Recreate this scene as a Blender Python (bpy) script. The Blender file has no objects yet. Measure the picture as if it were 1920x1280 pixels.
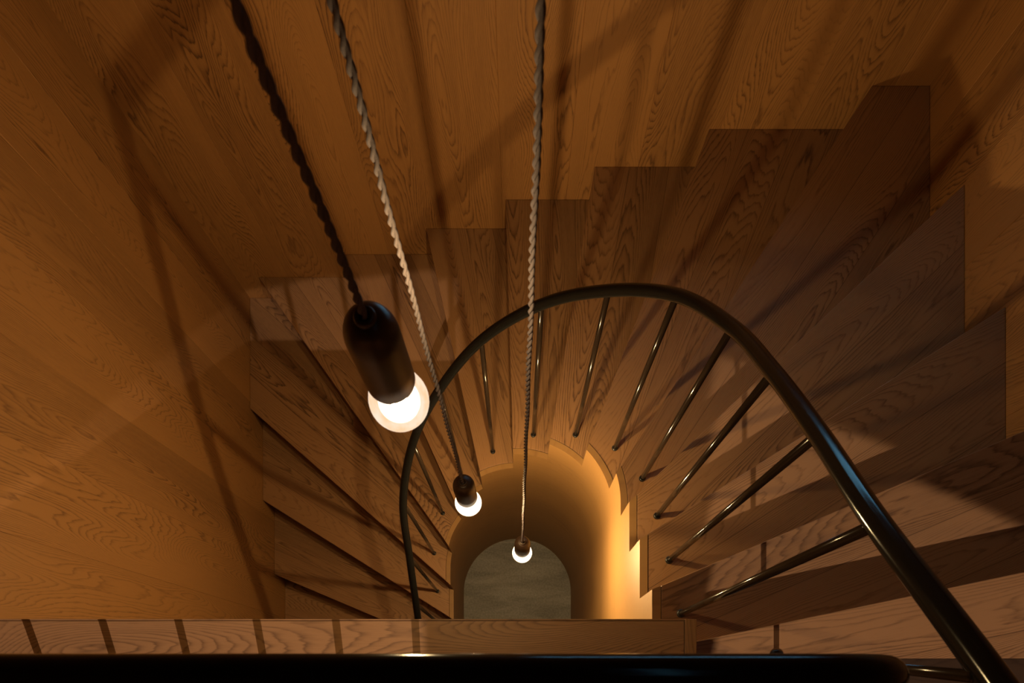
import bpy, bmesh, math, random
from mathutils import Vector, Matrix
random.seed(7)
C = bpy.context.scene.collection
S = bpy.context.scene
PI = math.pi

# ------------------------------------------------------------------ camera, world, exposure
FLEN = 1280.0                      # focal length in px of the 1920 px wide frame
PPX, PPY = 970.0, 1290.0           # nadir point in the frame
CAMZ = 4.354                       # camera height above the stone floor
cd = bpy.data.cameras.new('camera'); cam = bpy.data.objects.new('camera', cd); C.objects.link(cam)
cam.location = (0, 0, CAMZ); cam.rotation_euler = (0, 0, 0)
cd.sensor_fit = 'HORIZONTAL'; cd.sensor_width = 36.0; cd.lens = 36.0 * FLEN / 1920.0
cd.shift_x = (960 - PPX) / 1920.0; cd.shift_y = (PPY - 640) / 1920.0
cd.clip_start = 0.02; cd.clip_end = 50
cd.dof.use_dof = True; cd.dof.focus_distance = 2.3; cd.dof.aperture_fstop = 13.0
S.camera = cam
w = bpy.data.worlds.new('dusk_sky'); S.world = w; w.use_nodes = True
w.node_tree.nodes['Background'].inputs[0].default_value = (0.16, 0.42, 0.62, 1)
w.node_tree.nodes['Background'].inputs[1].default_value = 6.0
S.view_settings.view_transform = 'Standard'; S.view_settings.look = 'None'
S.view_settings.exposure = 0.0; S.view_settings.gamma = 1.0; S.view_settings.use_curve_mapping = False

# lamp data used by the builders below
BULB_L = 21000.0
BULB_COL = (1.0, 0.68, 0.30)
SPOT_W = 430.0
SPOT_COL = (1.0, 0.77, 0.60)
LAMP = (-0.075, -2.40, 6.24)

# ------------------------------------------------------------------ plan dimensions (metres)
WX, WB, WF = 1.363, 1.989, -3.1    # side walls at +-WX, back wall, front wall
CEIL = 6.27
RI, RO, YC = 0.341, 0.363, 0.612   # well liner radii, centre of the round end
RISE = 0.175
def zk(k): return 0.35 + RISE * k
LAND_Z = zk(15)
LAND_Y = 0.14                      # front edge of the landing over the well
LAND_YR = 0.0668                     # front edge right of the well

# ------------------------------------------------------------------ helpers
def tag(o, label=None, cat=None, group=None, kind=None):
    if label: o['label'] = label
    if cat: o['category'] = cat
    if group: o['group'] = group
    if kind: o['kind'] = kind
    return o
def empty(name, loc=(0, 0, 0)):
    o = bpy.data.objects.new(name, None); C.objects.link(o); o.location = loc
    o.empty_display_size = 0.05
    return o
def build(name, bm, mat, parent=None, smooth=False, bevel=0.0, auto=None):
    me = bpy.data.meshes.new(name); bmesh.ops.recalc_face_normals(bm, faces=bm.faces)
    bm.to_mesh(me); bm.free()
    me.materials.append(mat)
    if smooth:
        for p in me.polygons: p.use_smooth = True
    o = bpy.data.objects.new(name, me); C.objects.link(o)
    if parent is not None:
        o.parent = parent; o.matrix_parent_inverse = Matrix.Translation(-parent.location)
    if bevel:
        b = o.modifiers.new('bevel', 'BEVEL'); b.width = bevel; b.segments = 2; b.limit_method = 'ANGLE'
        b.angle_limit = math.radians(50)
    return o
def uv_map(bm, fn):
    """fn(co, normal) -> (u, v) in metres, u runs along the grain."""
    uvl = bm.loops.layers.uv.verify()
    bm.normal_update()
    for f in bm.faces:
        for l in f.loops: l[uvl].uv = fn(l.vert.co, f.normal)
def box(bm, x0, x1, y0, y1, z0, z1):
    vs = [bm.verts.new(p) for p in ((x0,y0,z0),(x1,y0,z0),(x1,y1,z0),(x0,y1,z0),(x0,y0,z1),(x1,y0,z1),(x1,y1,z1),(x0,y1,z1))]
    for q in ((3,2,1,0),(4,5,6,7),(0,1,5,4),(1,2,6,5),(2,3,7,6),(3,0,4,7)):
        bm.faces.new([vs[i] for i in q])
def prism(bm, pts, z0, z1):
    a = [bm.verts.new((p[0], p[1], z0)) for p in pts]; b = [bm.verts.new((p[0], p[1], z1)) for p in pts]
    n = len(pts)
    bm.faces.new(a[::-1]); bm.faces.new(b)
    for i in range(n): bm.faces.new((a[i], a[(i+1) % n], b[(i+1) % n], b[i]))
def lathe(bm, prof, cx=0, cy=0, cz=0, n=32):
    """prof: list of (r, z), revolved about the vertical axis."""
    rings = []
    for r, z in prof:
        if r < 1e-6: rings.append([bm.verts.new((cx, cy, cz + z))])
        else: rings.append([bm.verts.new((cx + r*math.cos(2*PI*i/n), cy + r*math.sin(2*PI*i/n), cz + z)) for i in range(n)])
    for a, b in zip(rings, rings[1:]):
        for i in range(n):
            j = (i + 1) % n
            if len(a) == 1 and len(b) == 1: break
            if len(a) == 1: bm.faces.new((a[0], b[i], b[j]))
            elif len(b) == 1: bm.faces.new((a[i], a[j], b[0]))
            else: bm.faces.new((a[i], a[j], b[j], b[i]))
def tube(bm, pts, r, n=14, caps=True):
    pts = [Vector(p) for p in pts]
    rings = []; prev = None
    for i, p in enumerate(pts):
        t = (pts[min(i+1, len(pts)-1)] - pts[max(i-1, 0)]).normalized()
        if prev is None:
            a = Vector((0, 0, 1)) if abs(t.z) < 0.9 else Vector((1, 0, 0))
            u = t.cross(a).normalized()
        else:
            u = (prev - t * prev.dot(t)).normalized()
        v = t.cross(u); prev = u
        rings.append([bm.verts.new(p + (u*math.cos(2*PI*k/n) + v*math.sin(2*PI*k/n)) * r) for k in range(n)])
    for a, b in zip(rings, rings[1:]):
        for i in range(n): bm.faces.new((a[i], a[(i+1) % n], b[(i+1) % n], b[i]))
    if caps: bm.faces.new(rings[0][::-1]); bm.faces.new(rings[-1])
def catmull(P, m=10):
    P = [Vector(p) for p in P]
    Q = [P[0]*2 - P[1]] + P + [P[-1]*2 - P[-2]]
    out = []
    for i in range(1, len(Q) - 2):
        a, b, c, d = Q[i-1], Q[i], Q[i+1], Q[i+2]
        for j in range(m):
            t = j / m
            out.append(0.5*((2*b) + (c-a)*t + (2*a-5*b+4*c-d)*t*t + (3*b-a-3*c+d)*t**3))
    out.append(Q[-2]); return out

# ------------------------------------------------------------------ materials
def nodes(name):
    m = bpy.data.materials.new(name); m.use_nodes = True
    return m, m.node_tree.nodes, m.node_tree.links, m.node_tree.nodes['Principled BSDF']
def math_node(N, L, op, a, b=None, c=None, clamp=False):
    n = N.new('ShaderNodeMath'); n.operation = op; n.use_clamp = clamp
    for i, x in enumerate((a, b, c)):
        if x is None: continue
        if isinstance(x, (int, float)): n.inputs[i].default_value = x
        else: L.new(x, n.inputs[i])
    return n.outputs[0]
def oak(name, plank, light=(0.33, 0.175, 0.075), dark=(0.12, 0.055, 0.022), joint=0.5, rings=11.0, cont=1.0, offv=0.0, rough=0.5):
    m, N, L, B = nodes(name)
    M = lambda *a, **k: math_node(N, L, *a, **k)
    uv = N.new('ShaderNodeUVMap'); sep = N.new('ShaderNodeSeparateXYZ'); L.new(uv.outputs[0], sep.inputs[0])
    u, v = sep.outputs[0], sep.outputs[1]
    vs = M('DIVIDE', M('ADD', v, offv), plank); idx = M('FLOOR', vs); fr = M('SUBTRACT', vs, idx)
    oi = N.new('ShaderNodeObjectInfo')
    wn = N.new('ShaderNodeTexWhiteNoise'); wn.noise_dimensions = '1D'
    L.new(M('ADD', idx, 0.37), wn.inputs['W'])
    rnd = wn.outputs['Value']
    def noise(ku, kv, kw, scale, detail, rough_=0.5, distort=0.0):
        cmb = N.new('ShaderNodeCombineXYZ')
        L.new(M('MULTIPLY', u, ku), cmb.inputs[0]); L.new(M('MULTIPLY', v, kv), cmb.inputs[1])
        L.new(M('MULTIPLY', rnd, kw), cmb.inputs[2])
        t = N.new('ShaderNodeTexNoise'); t.inputs['Scale'].default_value = scale
        t.inputs['Detail'].default_value = detail; t.inputs['Roughness'].default_value = rough_
        t.inputs['Distortion'].default_value = distort
        L.new(cmb.outputs[0], t.inputs['Vector']); return t.outputs['Fac']
    big = noise(1.0, 6.0, 43.0, 1.0, 1.0)            # slow figure that bends and closes the arches
    wob = noise(9.0, 70.0, 17.0, 1.0, 2.0)           # small jags of the ring lines
    w_ = M('MULTIPLY', M('ADD', M('SUBTRACT', fr, 0.5), M('MULTIPLY', M('SUBTRACT', rnd, 0.5), 0.5)), plank)
    arch = M('MULTIPLY', M('MULTIPLY', w_, w_), 0.38 * rings / (plank * plank) * 7.0)   # flat-sawn log: rings widen to the middle
    run = M('MULTIPLY', u, M('MULTIPLY', M('SUBTRACT', M('FRACT', M('MULTIPLY', rnd, 7.3)), 0.5), 30.0))
    field = M('ADD', M('ADD', arch, run), M('ADD', M('MULTIPLY', big, rings * 2.4), M('MULTIPLY', wob, 1.2)))
    ring = M('FRACT', field)
    l1 = M('POWER', ring, 4.2)
    l2 = M('SUBTRACT', 1.0, M('MULTIPLY', ring, 7.0), clamp=True)
    line = M('MAXIMUM', l1, l2)
    pore = noise(26.0, 1100.0, 9.0, 1.0, 2.0)
    pore = M('MULTIPLY', M('SUBTRACT', pore, 0.50), 2.2, clamp=True)
    fleck = noise(5.0, 90.0, 5.0, 1.0, 3.0)
    broad = noise(0.5, 5.0, 71.0, 1.0, 2.0)
    lm = noise(0.8, 6.0, 91.0, 1.0, 1.0)
    lmask = M('ADD', M('MULTIPLY', lm, 1.6), -0.2, clamp=True)
    brk = noise(40.0, 160.0, 3.0, 1.0, 2.0)
    lmask = M('MULTIPLY', lmask, M('ADD', M('MULTIPLY', brk, 1.1), 0.35, clamp=True))
    f = M('MULTIPLY', M('MULTIPLY', line, lmask), 1.0 * cont)
    f = M('ADD', f, M('MULTIPLY', pore, 0.40))
    f = M('ADD', f, M('MULTIPLY', M('SUBTRACT', fleck, 0.5), 0.40))
    f = M('ADD', f, M('MULTIPLY', M('SUBTRACT', broad, 0.5), 0.5))
    f = M('ADD', f, M('MULTIPLY', M('SUBTRACT', rnd, 0.5), 0.34), clamp=True)
    mix = N.new('ShaderNodeMix'); mix.data_type = 'RGBA'
    mix.inputs['A'].default_value = (*light, 1); mix.inputs['B'].default_value = (*dark, 1)
    L.new(f, mix.inputs['Factor'])
    # butt joints between boards
    edge = M('MINIMUM', fr, M('SUBTRACT', 1.0, fr))
    jl = M('LESS_THAN', M('MULTIPLY', edge, plank), 0.0011)
    mx2 = N.new('ShaderNodeMix'); mx2.data_type = 'RGBA'
    L.new(M('MULTIPLY', jl, joint), mx2.inputs['Factor']); L.new(mix.outputs['Result'], mx2.inputs['A'])
    mx2.inputs['B'].default_value = (0.03, 0.014, 0.007, 1)
    L.new(mx2.outputs['Result'], B.inputs['Base Color'])
    B.inputs['Roughness'].default_value = rough
    B.inputs['Specular IOR Level'].default_value = 0.3
    bp = N.new('ShaderNodeBump'); bp.inputs['Strength'].default_value = 0.12; bp.inputs['Distance'].default_value = 0.0006
    L.new(M('SUBTRACT', 1.0, f), bp.inputs['Height']); L.new(bp.outputs[0], B.inputs['Normal'])
    return m
def plain(name, col, rough=0.4, metal=0.0, spec=0.5, var=0.15, sc=30.0):
    m, N, L, B = nodes(name)
    t = N.new('ShaderNodeTexNoise'); t.inputs['Scale'].default_value = sc; t.inputs['Detail'].default_value = 3
    tc = N.new('ShaderNodeTexCoord'); L.new(tc.outputs['Object'], t.inputs['Vector'])
    mix = N.new('ShaderNodeMix'); mix.data_type = 'RGBA'
    mix.inputs['A'].default_value = (*[c*(1-var) for c in col], 1); mix.inputs['B'].default_value = (*[c*(1+var) for c in col], 1)
    L.new(t.outputs['Fac'], mix.inputs['Factor']); L.new(mix.outputs['Result'], B.inputs['Base Color'])
    B.inputs['Roughness'].default_value = rough; B.inputs['Metallic'].default_value = metal
    B.inputs['Specular IOR Level'].default_value = spec
    return m
def stone(name):
    m, N, L, B = nodes(name); M = lambda *a, **k: math_node(N, L, *a, **k)
    tc = N.new('ShaderNodeTexCoord')
    a = N.new('ShaderNodeTexNoise'); a.inputs['Scale'].default_value = 90; a.inputs['Detail'].default_value = 6; L.new(tc.outputs['Object'], a.inputs['Vector'])
    mp = N.new('ShaderNodeMapping'); mp.inputs['Rotation'].default_value = (0, 0, 0.7); mp.inputs['Scale'].default_value = (2.2, 9, 1)
    L.new(tc.outputs['Object'], mp.inputs['Vector'])
    b = N.new('ShaderNodeTexNoise'); b.inputs['Scale'].default_value = 1.5; b.inputs['Detail'].default_value = 5; b.inputs['Distortion'].default_value = 0.6
    L.new(mp.outputs[0], b.inputs['Vector'])
    f = M('ADD', M('MULTIPLY', a.outputs['Fac'], 0.5), M('MULTIPLY', b.outputs['Fac'], 0.7))
    cr = N.new('ShaderNodeValToRGB'); cr.color_ramp.elements[0].position = 0.35; cr.color_ramp.elements[0].color = (0.10, 0.095, 0.09, 1)
    cr.color_ramp.elements[1].position = 0.85; cr.color_ramp.elements[1].color = (0.34, 0.33, 0.31, 1); L.new(f, cr.inputs[0])
    sp = N.new('ShaderNodeSeparateXYZ'); L.new(tc.outputs['Object'], sp.inputs[0])
    g = M('LESS_THAN', M('ABSOLUTE', M('SUBTRACT', M('FRACT', M('DIVIDE', M('SUBTRACT', sp.outputs[1], 0.932 - 0.3), 0.6)), 0.5)), 0.0022)
    mx = N.new('ShaderNodeMix'); mx.data_type = 'RGBA'; L.new(g, mx.inputs['Factor']); L.new(cr.outputs[0], mx.inputs['A'])
    mx.inputs['B'].default_value = (0.4, 0.37, 0.33, 1); L.new(mx.outputs['Result'], B.inputs['Base Color'])
    B.inputs['Roughness'].default_value = 0.6
    return m
OAK_L, OAK_D = (0.31, 0.163, 0.072), (0.065, 0.031, 0.015)
PW = 0.262
M_TREAD = oak('tread_oak', 0.15, OAK_L, OAK_D, joint=0.5, rings=12.0)
M_RISER = oak('riser_oak', 0.2, OAK_L, OAK_D, joint=0.0, rings=10.0)
M_WALL = oak('wall_oak_boards', PW, (0.33, 0.158, 0.051), (0.085, 0.036, 0.013), joint=0.0, rings=17.0)
M_LINER = oak('liner_oak_veneer', 0.6, (0.29, 0.158, 0.056), (0.15, 0.075, 0.026), joint=0.0, rings=14.0, cont=0.45)
M_LAND = oak('landing_oak', 0.3, OAK_L, OAK_D, joint=0.0, rings=38.0, cont=0.75)
M_DARKB = oak('dark_oak', 0.3, (0.05, 0.028, 0.016), (0.02, 0.011, 0.007), joint=0.0, rings=12.0)  # oak in much darker tones, for the boards beside the landing
M_RAIL = plain('black_steel', (0.006, 0.0055, 0.005), 0.14, 0.0, 0.16)
M_BAL = plain('dark_bronze_steel', (0.020, 0.013, 0.009), 0.14, 0.0, 0.3)
M_HOLD = plain('brown_bronze', (0.036, 0.020, 0.013), 0.36, 0.3, 0.5)
M_BLACK = plain('black_rubber', (0.012, 0.012, 0.012), 0.35)
M_CORD = plain('cord_textile', (0.095, 0.080, 0.088), 0.9, 0, 0.1, var=0.35, sc=900)
M_STONE = stone('dark_stone')
M_CEIL = plain('ceiling_paint', (0.12, 0.10, 0.085), 0.9)
M_WHITE = plain('white_metal', (0.6, 0.6, 0.58), 0.4)
def emit(name, col, strength):
    m, N, L, B = nodes(name); N.remove(B)
    e = N.new('ShaderNodeEmission'); e.inputs[0].default_value = (*col, 1); e.inputs[1].default_value = strength
    L.new(e.outputs[0], N['Material Output'].inputs[0]); return m
M_G = []
for nm, col, st, fac in (('opal_glass', (1.0, 0.70, 0.47), 1.35, 0.55), ('bright_opal_glass', (1.0, 0.74, 0.46), 4.0, 0.6), ('inner_globe', (1.0, 0.80, 0.58), 5.0, 0.6)):
    m, N, L, B = nodes(nm); N.remove(B)
    e = N.new('ShaderNodeEmission'); e.inputs[1].default_value = st
    nz = N.new('ShaderNodeTexNoise'); nz.inputs['Scale'].default_value = 60; nz.inputs['Detail'].default_value = 3
    tc = N.new('ShaderNodeTexCoord'); L.new(tc.outputs['Object'], nz.inputs['Vector'])
    cr = N.new('ShaderNodeValToRGB'); cr.color_ramp.elements[0].position = 0.35; cr.color_ramp.elements[1].position = 0.62
    cr.color_ramp.elements[0].color = (col[0], col[1]*0.86, col[2]*0.72, 1); cr.color_ramp.elements[1].color = (col[0], min(1, col[1]*1.1), min(1, col[2]*1.25), 1)
    L.new(nz.outputs['Fac'], cr.inputs[0]); L.new(cr.outputs[0], e.inputs[0])
    t = N.new('ShaderNodeBsdfTransparent'); x = N.new('ShaderNodeMixShader'); x.inputs[0].default_value = fac
    L.new(t.outputs[0], x.inputs[1]); L.new(e.outputs[0], x.inputs[2]); L.new(x.outputs[0], N['Material Output'].inputs[0])
    M_G.append(m)
M_GLASS, M_GLASS_BRIGHT, M_GLOBE = M_G
m, N, L, B = nodes('window_glass'); B.inputs['Transmission Weight'].default_value = 1.0; B.inputs['Roughness'].default_value = 0.0
B.inputs['IOR'].default_value = 1.02; B.inputs['Base Color'].default_value = (1, 1, 1, 1)
M_PANE = m

# ------------------------------------------------------------------ the room
def wall_uv(axis, o1=0.0):
    def fn(co, n): return (co.z + o1, co[axis] + o1)
    return fn
# the wall panels run down to the floor; the back wall has a window high up, the ceiling a rooflight
def plate(name, mat, fixed, t0, t1, a0, a1, b0, b1, hole, uvfn, kind='structure'):
    """slab with one rectangular hole. fixed: axis of the thickness (0,1,2)"""
    bm = bmesh.new()
    ax = [i for i in range(3) if i != fixed]
    rects = [(a0, a1, b0, b1)]
    if hole:
        h0, h1, g0, g1 = hole
        rects = [(a0, h0, b0, b1), (h1, a1, b0, b1), (h0, h1, b0, g0), (h0, h1, g1, b1)]
    for r in rects:
        lo = [0]*3; hi = [0]*3
        lo[fixed], hi[fixed] = t0, t1; lo[ax[0]], hi[ax[0]] = r[0], r[1]; lo[ax[1]], hi[ax[1]] = r[2], r[3]
        box(bm, lo[0], hi[0], lo[1], hi[1], lo[2], hi[2])
    bmesh.ops.remove_doubles(bm, verts=bm.verts, dist=1e-5)
    uv_map(bm, uvfn)
    return tag(build(name, bm, mat), kind=kind)
T = 0.12
WIN = (0.05, 1.20, 2.95, 3.24)
SKY = (0.60, 0.70, -0.10, 1.60)
def board_wall(name, axis, face, out, a0, a1, first, hole=None, pad=0.0):
    """wall of upright boards with chamfered V joints; axis: direction the boards follow each other along,
    face: coordinate of the room-side face on the other axis, out: +1/-1 away from the room"""
    bm = bmesh.new(); g = 0.0013
    def panel(p0, p1, z0, z1):
        js = [j for j in (first + PW*i for i in range(-40, 40)) if p0 + 0.004 < j < p1 - 0.004]
        prof = [(p0, 0.0)]
        for j in js: prof += [(j - g, 0.0), (j, g), (j + g, 0.0)]
        prof += [(p1, 0.0), (p1, T), (p0, T)]
        pts = [((p, face + out*d) if axis == 0 else (face + out*d, p)) for p, d in prof]
        prism(bm, pts, z0, z1)
    if hole:
        h0, h1, g0, g1 = hole
        panel(a0, h0, 0, CEIL); panel(h1, a1, 0, CEIL); panel(h0, h1, 0, g0); panel(h0, h1, g1, CEIL)
    else: panel(a0, a1, 0, CEIL)
    base = first - PW*30
    uv_map(bm, lambda c, n: (c.z + face*3.7, c[axis] - base))
    return tag(build(name, bm, M_WALL), kind='structure')
board_wall('wall_left', 1, -WX, -1, WF, WB, 0.937)
board_wall('wall_right', 1, WX, 1, WF, WB, 1.804)
board_wall('wall_back', 0, WB, 1, -WX-T, WX+T, 0.7225, WIN)
board_wall('wall_front', 0, WF, -1, -WX-T, WX+T, 0.7225)
plate('ceiling', M_CEIL, 2, CEIL, CEIL+T, -WX-T, WX+T, WF-T, WB+T, SKY, lambda c, n: (c.x, c.y))
bm = bmesh.new(); box(bm, -WX-T, WX+T, WF-T, WB+T, -0.1, 0.0); tag(build('floor', bm, M_STONE), kind='structure')
def window(name, fixed, t0, t1, hole):
    r = empty(name, (0, 0, 0)); tag(r, kind='structure')
    ax = [i for i in range(3) if i != fixed]
    h0, h1, g0, g1 = hole; f = 0.02
    bm = bmesh.new()
    for q in ((h0, h0+f, g0, g1), (h1-f, h1, g0, g1), (h0+f, h1-f, g0, g0+f), (h0+f, h1-f, g1-f, g1)):
        lo = [0]*3; hi = [0]*3; lo[fixed], hi[fixed] = t0 + 0.03, t1 - 0.03
        lo[ax[0]], hi[ax[0]], lo[ax[1]], hi[ax[1]] = q
        box(bm, lo[0], hi[0], lo[1], hi[1], lo[2], hi[2])
    build('window_frame', bm, M_BLACK, r)
    bm = bmesh.new(); lo = [0]*3; hi = [0]*3; c = (t0+t1)/2
    lo[fixed], hi[fixed] = c-0.004, c+0.004; lo[ax[0]], hi[ax[0]], lo[ax[1]], hi[ax[1]] = h0+f, h1-f, g0+f, g1-f
    box(bm, lo[0], hi[0], lo[1], hi[1], lo[2], hi[2]); build('window_pane', bm, M_PANE, r)
window('window_1', 1, WB, WB+T, WIN)
window('window_2', 2, CEIL, CEIL+T, SKY)

# ------------------------------------------------------------------ staircase
# nosing k: inner end as a run s along the well edge, outer end on the walls
ARC = PI * RI
def curve(s, r):
    """point on the well edge at radius r; s<0 right flank, 0..ARC round end, beyond: left flank"""
    if s < 0: return Vector((r, YC + s))
    if s > ARC: return Vector((-r, YC - (s - ARC)))
    a = s / RI; return Vector((r*math.cos(a), YC + r*math.sin(a)))
def s_of(p):
    if p.y < YC: return (p.y - YC) if p.x > 0 else ARC + (YC - p.y)
    return math.atan2(p.y - YC, p.x) * RI
def dist_edge(p):
    if p.y < YC: return abs(p.x)
    return math.hypot(p.x, p.y - YC)
deg = lambda a: math.radians(a) * RI
SK = {-2: ARC+0.885, -1: ARC+0.725, 0: ARC+0.565, 1: ARC+0.405, 2: ARC+0.245, 3: ARC+0.085, 4: deg(167), 5: deg(142.5), 6: deg(117.6),
      7: deg(93), 8: deg(69), 9: deg(43.8), 10: deg(16.6), 11: -0.0435, 12: -0.197, 13: -0.362, 14: -0.519}
OUT = {-2: (-WX, -0.38), -1: (-WX, -0.04), 0: (-WX, 0.30), 1: (-WX, 0.640), 2: (-WX, 1.008), 3: (-WX, 1.427), 4: (-1.252, WB), 5: (-0.799, WB), 6: (-0.395, WB),
       7: (-0.048, WB), 8: (0.295, WB), 9: (0.683, WB), 10: (1.171, WB), 11: (WX, 1.535), 12: (WX, 1.064), 13: (WX, 0.685), 14: (WX, 0.309)}
def wall_hit(p, d):
    best = 1e9
    if d.x > 1e-6: best = min(best, (WX - p.x)/d.x)
    if d.x < -1e-6: best = min(best, (-WX - p.x)/d.x)
    if d.y > 1e-6: best = min(best, (WB - p.y)/d.y)
    return p + d*best
def nosing(k, off, r):
    """inner and outer end of the line of nosing k shifted by off up the stair; r = radius of its inner end"""
    I = curve(SK[k], RI); O = Vector(OUT[k]); d = (O - I).normalized(); n = Vector((d.y, -d.x))
    p = I + n*off - d*0.03
    q = wall_hit(I + n*off, d)
    while dist_edge(p) < r: p = p + d*0.0005
    return p, q, d, n
def wall_corners(q0, q1):
    out = []
    if q0.x < -WX+1e-4 and q1.y > WB-1e-4: out.append(Vector((-WX, WB)))
    if q0.y > WB-1e-4 and q1.x > WX-1e-4: out.append(Vector((WX, WB)))
    return out
stair = empty('winding_staircase', (0, YC, 0))
tag(stair, 'oak winding staircase turning round an arch-shaped open well', 'staircase')
TH = 0.030
def ins(p): return Vector((max(-WX+.0006, min(WX-.0006, p.x)), min(WB-.0006, p.y)))
G = 0.0018
for k in range(-2, 15):
    a0, b0, d0, n0 = nosing(k, 0.0, RO + G)
    if k < 14:
        a1, b1, d1, n1 = nosing(k+1, 0.034, RO + G)
        s0, s1 = s_of(a0), s_of(a1)
        inner = [a0] + [curve(s0 + (s1 - s0)*i/14, RO + G) for i in range(1, 14)] + [a1]
        poly = inner + [b1] + wall_corners(b0, b1)[::-1] + [b0]
    else:
        poly = [a0, Vector((RO+G, LAND_YR + 0.001)), Vector((WX, LAND_YR + 0.001)), b0]
    shrink = 0.0006
    poly = [Vector((max(-WX+shrink, min(WX-shrink, p.x)), min(WB-shrink, p.y))) for p in poly]
    bm = bmesh.new(); prism(bm, poly, zk(k) - TH, zk(k))
    ou, ov = random.uniform(0, 40), 0.15*random.randint(3, 300)
    flip = random.choice((-1, 1))
    dm = d0
    uv_map(bm, lambda co, n, a=a0, d=dm, nn=n0: (flip*((co.xy - a).dot(d)) + ou, (co.xy - a).dot(nn) + ov + 0.02 + (co.z*0.9 if abs(n.z) < 0.5 else 0)))
    build('tread', bm, M_TREAD, stair, bevel=0.0018)
    if k >= -2:
        ri, ro, d, n = nosing(k, 0.022, RO + 0.0003); ri2, ro2, _, _ = nosing(k, 0.032, RO + 0.0003)
        top = zk(k) - TH; bot = zk(k-1) if k > -2 else 0.0
        bm = bmesh.new(); prism(bm, [ri, ri2, ins(ro2), ins(ro)], bot + 0.0005, top - 0.0002)
        ou2, ov2 = random.uniform(0, 40), random.randint(2, 90)*0.5 + 0.05
        uv_map(bm, lambda co, nn, a=ri, dd=d: ((co.xy - a).dot(dd) + ou2, co.z - bot + ov2))
        if top - bot > 0.02: build('riser', bm, M_RISER, stair)
# well liner: cut string with saw-tooth top following the treads, solid down to the stone floor
bm = bmesh.new()
ks = list(range(-2, 15))
def liner_piece(s0, s1, t0, t1, ztop, n):
    A = []
    for i in range(n + 1):
        pi_, po = curve(s0 + (s1 - s0)*i/n, RI), curve(t0 + (t1 - t0)*i/n, RO)
        A.append((bm.verts.new((pi_.x, pi_.y, 0)), bm.verts.new((pi_.x, pi_.y, ztop)), bm.verts.new((po.x, po.y, ztop)), bm.verts.new((po.x, po.y, 0))))
    for p, q in zip(A, A[1:]):
        for j in range(3): bm.faces.new((p[j], q[j], q[j+1], p[j+1]))
    for p in (A[0], A[-1]): bm.faces.new(p)
for k in ks:
    s0 = SK[k]; s1 = SK[k+1] if k < 14 else -(YC - LAND_Y) - 0.4
    t0 = s_of(nosing(k, 0.0, RO)[0]); t1 = s_of(nosing(k+1, 0.0, RO)[0]) if k < 14 else s1
    liner_piece(s0, s1, t0, t1, zk(k) + 0.0012, 10 if s1 >= -0.1 and s0 <= ARC + 0.1 else 2)
uv_map(bm, lambda co, n: (s_of(co.xy) * (1.0 if abs(n.z) < 0.5 else 1.0) + 4.0, co.z + 1.7 + (0 if abs(n.z) < .5 else 0)))
liner = build('well_liner', bm, M_LINER, stair)

# ------------------------------------------------------------------ landing
land = empty('landing', (0, -1.2, LAND_Z))
tag(land, 'oak landing board across the bottom, striped by baluster shadows', 'landing')
LT = 0.17
bm = bmesh.new()
prism(bm, [(-WX+.001, WF+.001), (RI-0.0045, WF+.001), (RI-0.0045, LAND_Y-0.0042), (-WX+.001, LAND_Y-0.0042)], LAND_Z-LT, LAND_Z)
uv_map(bm, lambda co, n: (co.x + 21.3, co.y + 11.15 + (co.z if abs(n.z) < .5 else 0)))
build('floor_boards', bm, M_LAND, land)
bm = bmesh.new(); prism(bm, [(-WX+.001, LAND_Y-0.0030), (RI-0.004, LAND_Y-0.0030), (RI-0.004, LAND_Y), (-WX+.001, LAND_Y)], LAND_Z-LT, LAND_Z+0.0004)
uv_map(bm, lambda co, n: (co.x, co.z)); build('edge_strip', bm, M_RISER, land)
bm = bmesh.new(); prism(bm, [(RI-0.003, WF+.001), (RO-0.001, WF+.001), (RO-0.001, LAND_Y), (RI-0.003, LAND_Y)], LAND_Z-LT, LAND_Z+0.0006)
uv_map(bm, lambda co, n: (co.y + 3.3, co.x + 5.1)); build('end_trim', bm, M_RISER, land, bevel=0.001)
bm = bmesh.new(); prism(bm, [(RO+.001, WF+.001), (WX-.001, WF+.001), (WX-.001, LAND_YR), (RO+.001, LAND_YR)], zk(14)-0.03, zk(14)-0.001)
uv_map(bm, lambda co, n: (co.x + 1.1, co.y + 40.1 + (co.z if abs(n.z) < .5 else 0)))
o = build('side_boards', bm, M_DARKB, land); o['label'] = 'dark boards beside the landing'

# added round oak cylinder, unseen: casts the shadow of a person behind the viewpoint
bm = bmesh.new(); pr = 0.165; px, py = 0.031, -1.10
lathe(bm, [(0, 0), (pr, 0), (pr, CEIL - LAND_Z - 0.001), (0, CEIL - LAND_Z - 0.001)], px, py, LAND_Z, 40)
uv_map(bm, lambda co, n: (co.z + 2, math.atan2(co.y - py, co.x - px)*pr + 2))
tag(build('shadow_caster', bm, M_WALL, smooth=False), 'added round oak-clad shadow caster on the landing, in place of a person', 'shadow_caster')

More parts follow.
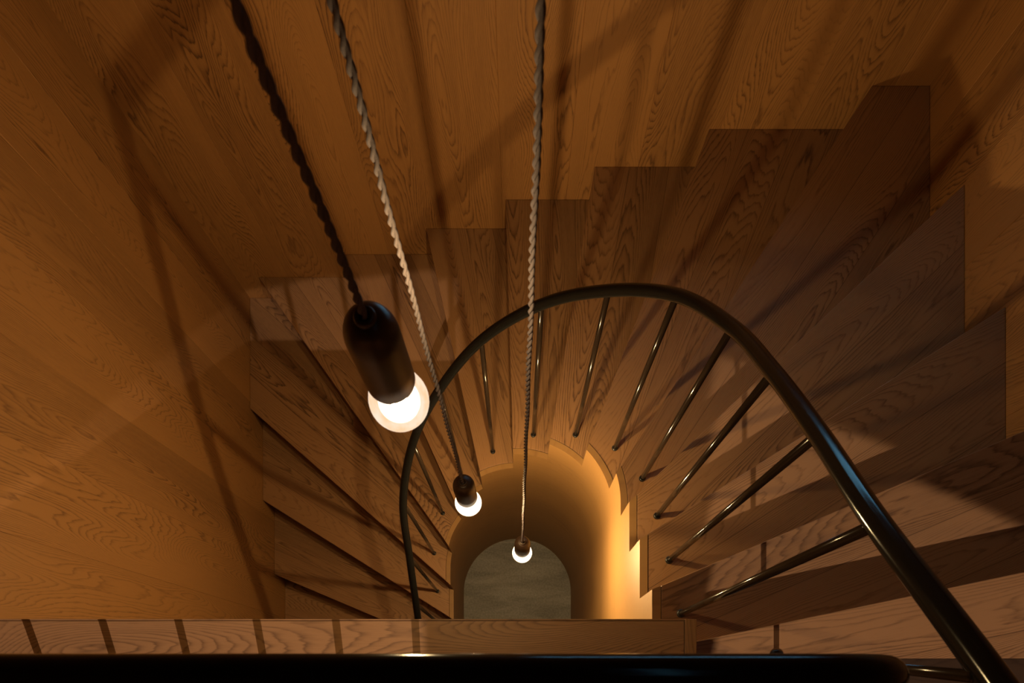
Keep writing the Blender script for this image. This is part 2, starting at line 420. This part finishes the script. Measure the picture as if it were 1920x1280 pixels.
# ------------------------------------------------------------------ stair railing
BAL = {0: (-.428, .19), 1: (-.428, .355), 2: (-.428, .52), 3: (-.424, .688), 4: (-.361, .847), 5: (-.249, .955), 6: (-.106, 1.024), 7: (.065, 1.031),
       8: (.2217, .966), 9: (.347, .854), 10: (.412, .692), 11: (.4250, .5246), 12: (.423, .357), 13: (.414, .189)}
RAILH = 0.945
rail = empty('stair_railing', (0, YC, zk(0)))
tag(rail, 'curved black steel stair railing following the winding treads', 'railing')
pts = [(-.428, -.15, zk(-2) + RAILH), (-.428, .02, zk(-1) + RAILH)] + [(BAL[k][0], BAL[k][1], zk(k) + RAILH) for k in range(0, 14)] + \
      [(.420, .012, zk(14) + RAILH + .003), (.424, -.17, zk(15) + RAILH), (.424, -.36, zk(16) + RAILH)]
bm = bmesh.new(); tube(bm, catmull(pts, 10), 0.0148, 20); build('handrail', bm, M_RAIL, rail, smooth=True)
def collar(bm, x, y, z, r=0.0108):
    lathe(bm, [(0.0078, 0.0), (r, 0.0), (r*1.03, 0.003), (r, 0.006), (r*0.8, 0.0085), (0.0078, 0.0085)], x, y, z, 20)
for k in range(0, 14):
    x, y = BAL[k]
    bm = bmesh.new(); tube(bm, [(x, y, zk(k) + 0.0003), (x, y, zk(k) + 0.3), (x, y, zk(k) + RAILH - 0.012)], 0.0078, 16)
    b = build('baluster', bm, M_BAL, rail, smooth=True)
    bm = bmesh.new(); collar(bm, x, y, zk(k) + 0.0002); c = build('base_collar', bm, M_BLACK, None, smooth=True)
    c.parent = b; c.matrix_parent_inverse = Matrix.Translation(-rail.location)
    c.matrix_parent_inverse = b.matrix_world.inverted() if False else Matrix.Identity(4)
# the leaning strut from the top tread to the rail
x0, y0, z0 = .589, .0716, zk(14)
bm = bmesh.new(); tube(bm, [(x0, y0, z0 + 0.0035), (.409, .0105, CAMZ - .612)], 0.0062, 14)
b = build('strut', bm, M_BAL, rail, smooth=True)
bm = bmesh.new(); collar(bm, x0, y0, z0 + 0.0002, 0.0165); c = build('base_collar', bm, M_BLACK, None, smooth=True)
c.parent = b

# ------------------------------------------------------------------ landing railing
lr = empty('landing_railing', (0, 0, LAND_Z))
tag(lr, 'straight black steel landing railing along the bottom edge', 'railing')
RY, RZ = 0.009, CAMZ - 0.47
pts = [(-WX + 0.004, RY, RZ), (-.9, RY, RZ), (-.3, RY, RZ), (0.1, RY, RZ), (0.215, RY, RZ)]
xe, er = 0.272, 0.045
pts += [(xe - er + er*math.sin(a), RY, RZ - er + er*math.cos(a)) for a in [i*PI/2/8 for i in range(1, 9)]]
pts += [(xe, RY, RZ - .2), (xe, RY, RZ - .5), (xe, RY, LAND_Z + 0.0005)]
bm = bmesh.new(); tube(bm, pts, 0.0150, 22); build('handrail', bm, M_RAIL, lr, smooth=True)
for x in (-1.25, -1.099, -.946, -.800, -.654, -.504, -.352, -.200, -.048, .105):
    bm = bmesh.new(); tube(bm, [(x, RY, LAND_Z + 0.0003), (x, RY, LAND_Z + .4), (x, RY, RZ - 0.012)], 0.0075, 14)
    b = build('baluster', bm, M_BAL, lr, smooth=True)
    bm = bmesh.new(); collar(bm, x, RY, LAND_Z + 0.0002, 0.0115); c = build('base_collar', bm, M_BLACK, None, smooth=True); c.parent = b

# ------------------------------------------------------------------ pendants
def pendant(x, y, dep, label, sweep, phase, seed, power):
    """dep: depth of the bulb centre below the camera"""
    zb = CAMZ - dep
    t = empty('pendant_light', (x, y, zb)); tag(t, label, 'pendant light', 'pendant lights hanging in the stair well')
    # holder: capsule shaped socket, its round shoulder on top
    R = 0.0262; top = 0.170; bot = 0.050
    prof = [(0.0082, top + 0.0005)]
    for i in range(1, 11):
        a = i/10*PI/2; prof.append((0.0082 + (R - 0.0082)*math.sin(a), top - 0.030*(1 - math.cos(a))))
    prof += [(R, 0.12), (R, 0.08), (R, bot + 0.0015), (R - 0.0012, bot), (R - 0.003, bot + 0.001), (R - 0.003, bot + 0.02), (0.0, bot + 0.021)]
    prof = [(0.0, top + 0.0005)] + prof
    bm = bmesh.new(); lathe(bm, prof, x, y, zb, 44); h = build('lamp_holder', bm, M_HOLD, t, smooth=True)
    bm = bmesh.new(); lathe(bm, [(0.0045, top), (0.0100, top), (0.0104, top + 0.0025), (0.0088, top + 0.006), (0.0066, top + 0.006), (0.0045, top + 0.004)], x, y, zb, 24)
    c = build('cord_grip', bm, M_HOLD, None, smooth=True); c.parent = h; c.matrix_parent_inverse = Matrix.Translation(-t.location)
    c.parent = h; c.matrix_parent_inverse = Matrix.Identity(4)
    # glowing inner globe and the clear glass around it
    rc = 0.0238
    prof = [(0, -rc)] + [(rc*math.sin(i/16*PI), -rc*math.cos(i/16*PI)) for i in range(1, 16)] + [(0, rc)]
    bm = bmesh.new(); lathe(bm, prof, x, y, zb - 0.001, 36); g = build('bulb', bm, M_GLOBE, t, smooth=True)
    rc = 0.0095
    prof = [(0, -rc)] + [(rc*math.sin(i/12*PI), -rc*math.cos(i/12*PI)) for i in range(1, 12)] + [(0, rc)]
    bm = bmesh.new(); lathe(bm, prof, x, y, zb, 24); fl = build('filament', bm, emit('glowing_filament', BULB_COL, BULB_L*power), None, smooth=True); fl.parent = g
    rg = 0.0340
    prof = [(0, -rg)] + [(rg*math.sin(i/20*PI), -rg*math.cos(i/20*PI)) for i in range(1, 13)] + [(0.0312, 0.0160), (0.0262, 0.028), (0.0240, 0.040), (0.0222, 0.052), (0.0215, 0.058)]
    bm = bmesh.new(); lathe(bm, prof, x, y, zb, 44); gg = build('bulb_glass', bm, M_GLASS if power < 1 else M_GLASS_BRIGHT, None, smooth=True); gg.parent = g
    # two twisted strands up to the ceiling, the cord hangs a touch out of plumb
    z0c = zb + top - 0.004; z1c = CEIL - 0.028; H = z1c - z0c
    pitch = 0.034; n = int(H/pitch*10)
    bm = bmesh.new()
    for ph in (0, PI):
        P = []
        for i in range(n + 1):
            z = z0c + H*i/n; u = i/n
            a = 2*PI*(z - z0c)/pitch + ph + phase
            rr = 0.00190
            wx = sweep[0]*math.sin(u*PI) + 0.0006*math.sin(z*23 + seed); wy = sweep[1]*math.sin(u*PI)
            P.append((x + wx + rr*math.cos(a), y + wy + rr*math.sin(a), z))
        tube(bm, P, 0.00215, 8)
    build('twisted_cord', bm, M_CORD, t, smooth=True)
    bm = bmesh.new(); lathe(bm, [(0, 0), (0.05, 0), (0.05, -0.02), (0.045, -0.027), (0, -0.0285)], x, y, CEIL - 0.0005, 36)
    build('ceiling_rose', bm, M_HOLD, t, smooth=False)
def pos(px, py, d): return ((px - PPX)*d/FLEN, (PPY - py)*d/FLEN, d)
pendant(*pos(748, 750, .770), 'highest pendant light, nearest and largest, its bulb glowing left of the railing', (0.0, 0.0), 0.3, 1, 0.45)
pendant(*pos(878, 942, 1.737), 'middle pendant light, glowing at the left rim of the well', (-0.003, 0.0), 1.1, 2, 1.5)
pendant(*pos(979, 1036, 2.34), 'lowest pendant light, smallest, glowing in front of the stone floor', (0.0, 0.0), 2.0, 3, 2.0)

# ------------------------------------------------------------------ recessed downlight over the landing (out of view)
dl = empty('downlight', (LAMP[0], LAMP[1], CEIL)); tag(dl, 'round white downlight in the ceiling above the landing', 'ceiling light')
bm = bmesh.new(); lathe(bm, [(0.034, 0.0), (0.050, 0.0), (0.050, -0.006), (0.036, -0.006), (0.034, 0.0)], LAMP[0], LAMP[1], CEIL - 0.0005, 36)
build('trim_ring', bm, M_WHITE, dl)
ld = bpy.data.lights.new('downlight_lamp', 'SPOT'); ld.energy = SPOT_W; ld.color = SPOT_COL; ld.spot_size = math.radians(81.8)
ld.spot_blend = 0.012; ld.shadow_soft_size = 0.012
lo = bpy.data.objects.new('downlight_lamp', ld); C.objects.link(lo); lo.location = (LAMP[0], LAMP[1], LAMP[2] + 0.0)
lo.parent = dl; lo.matrix_parent_inverse = Matrix.Translation(-dl.location)
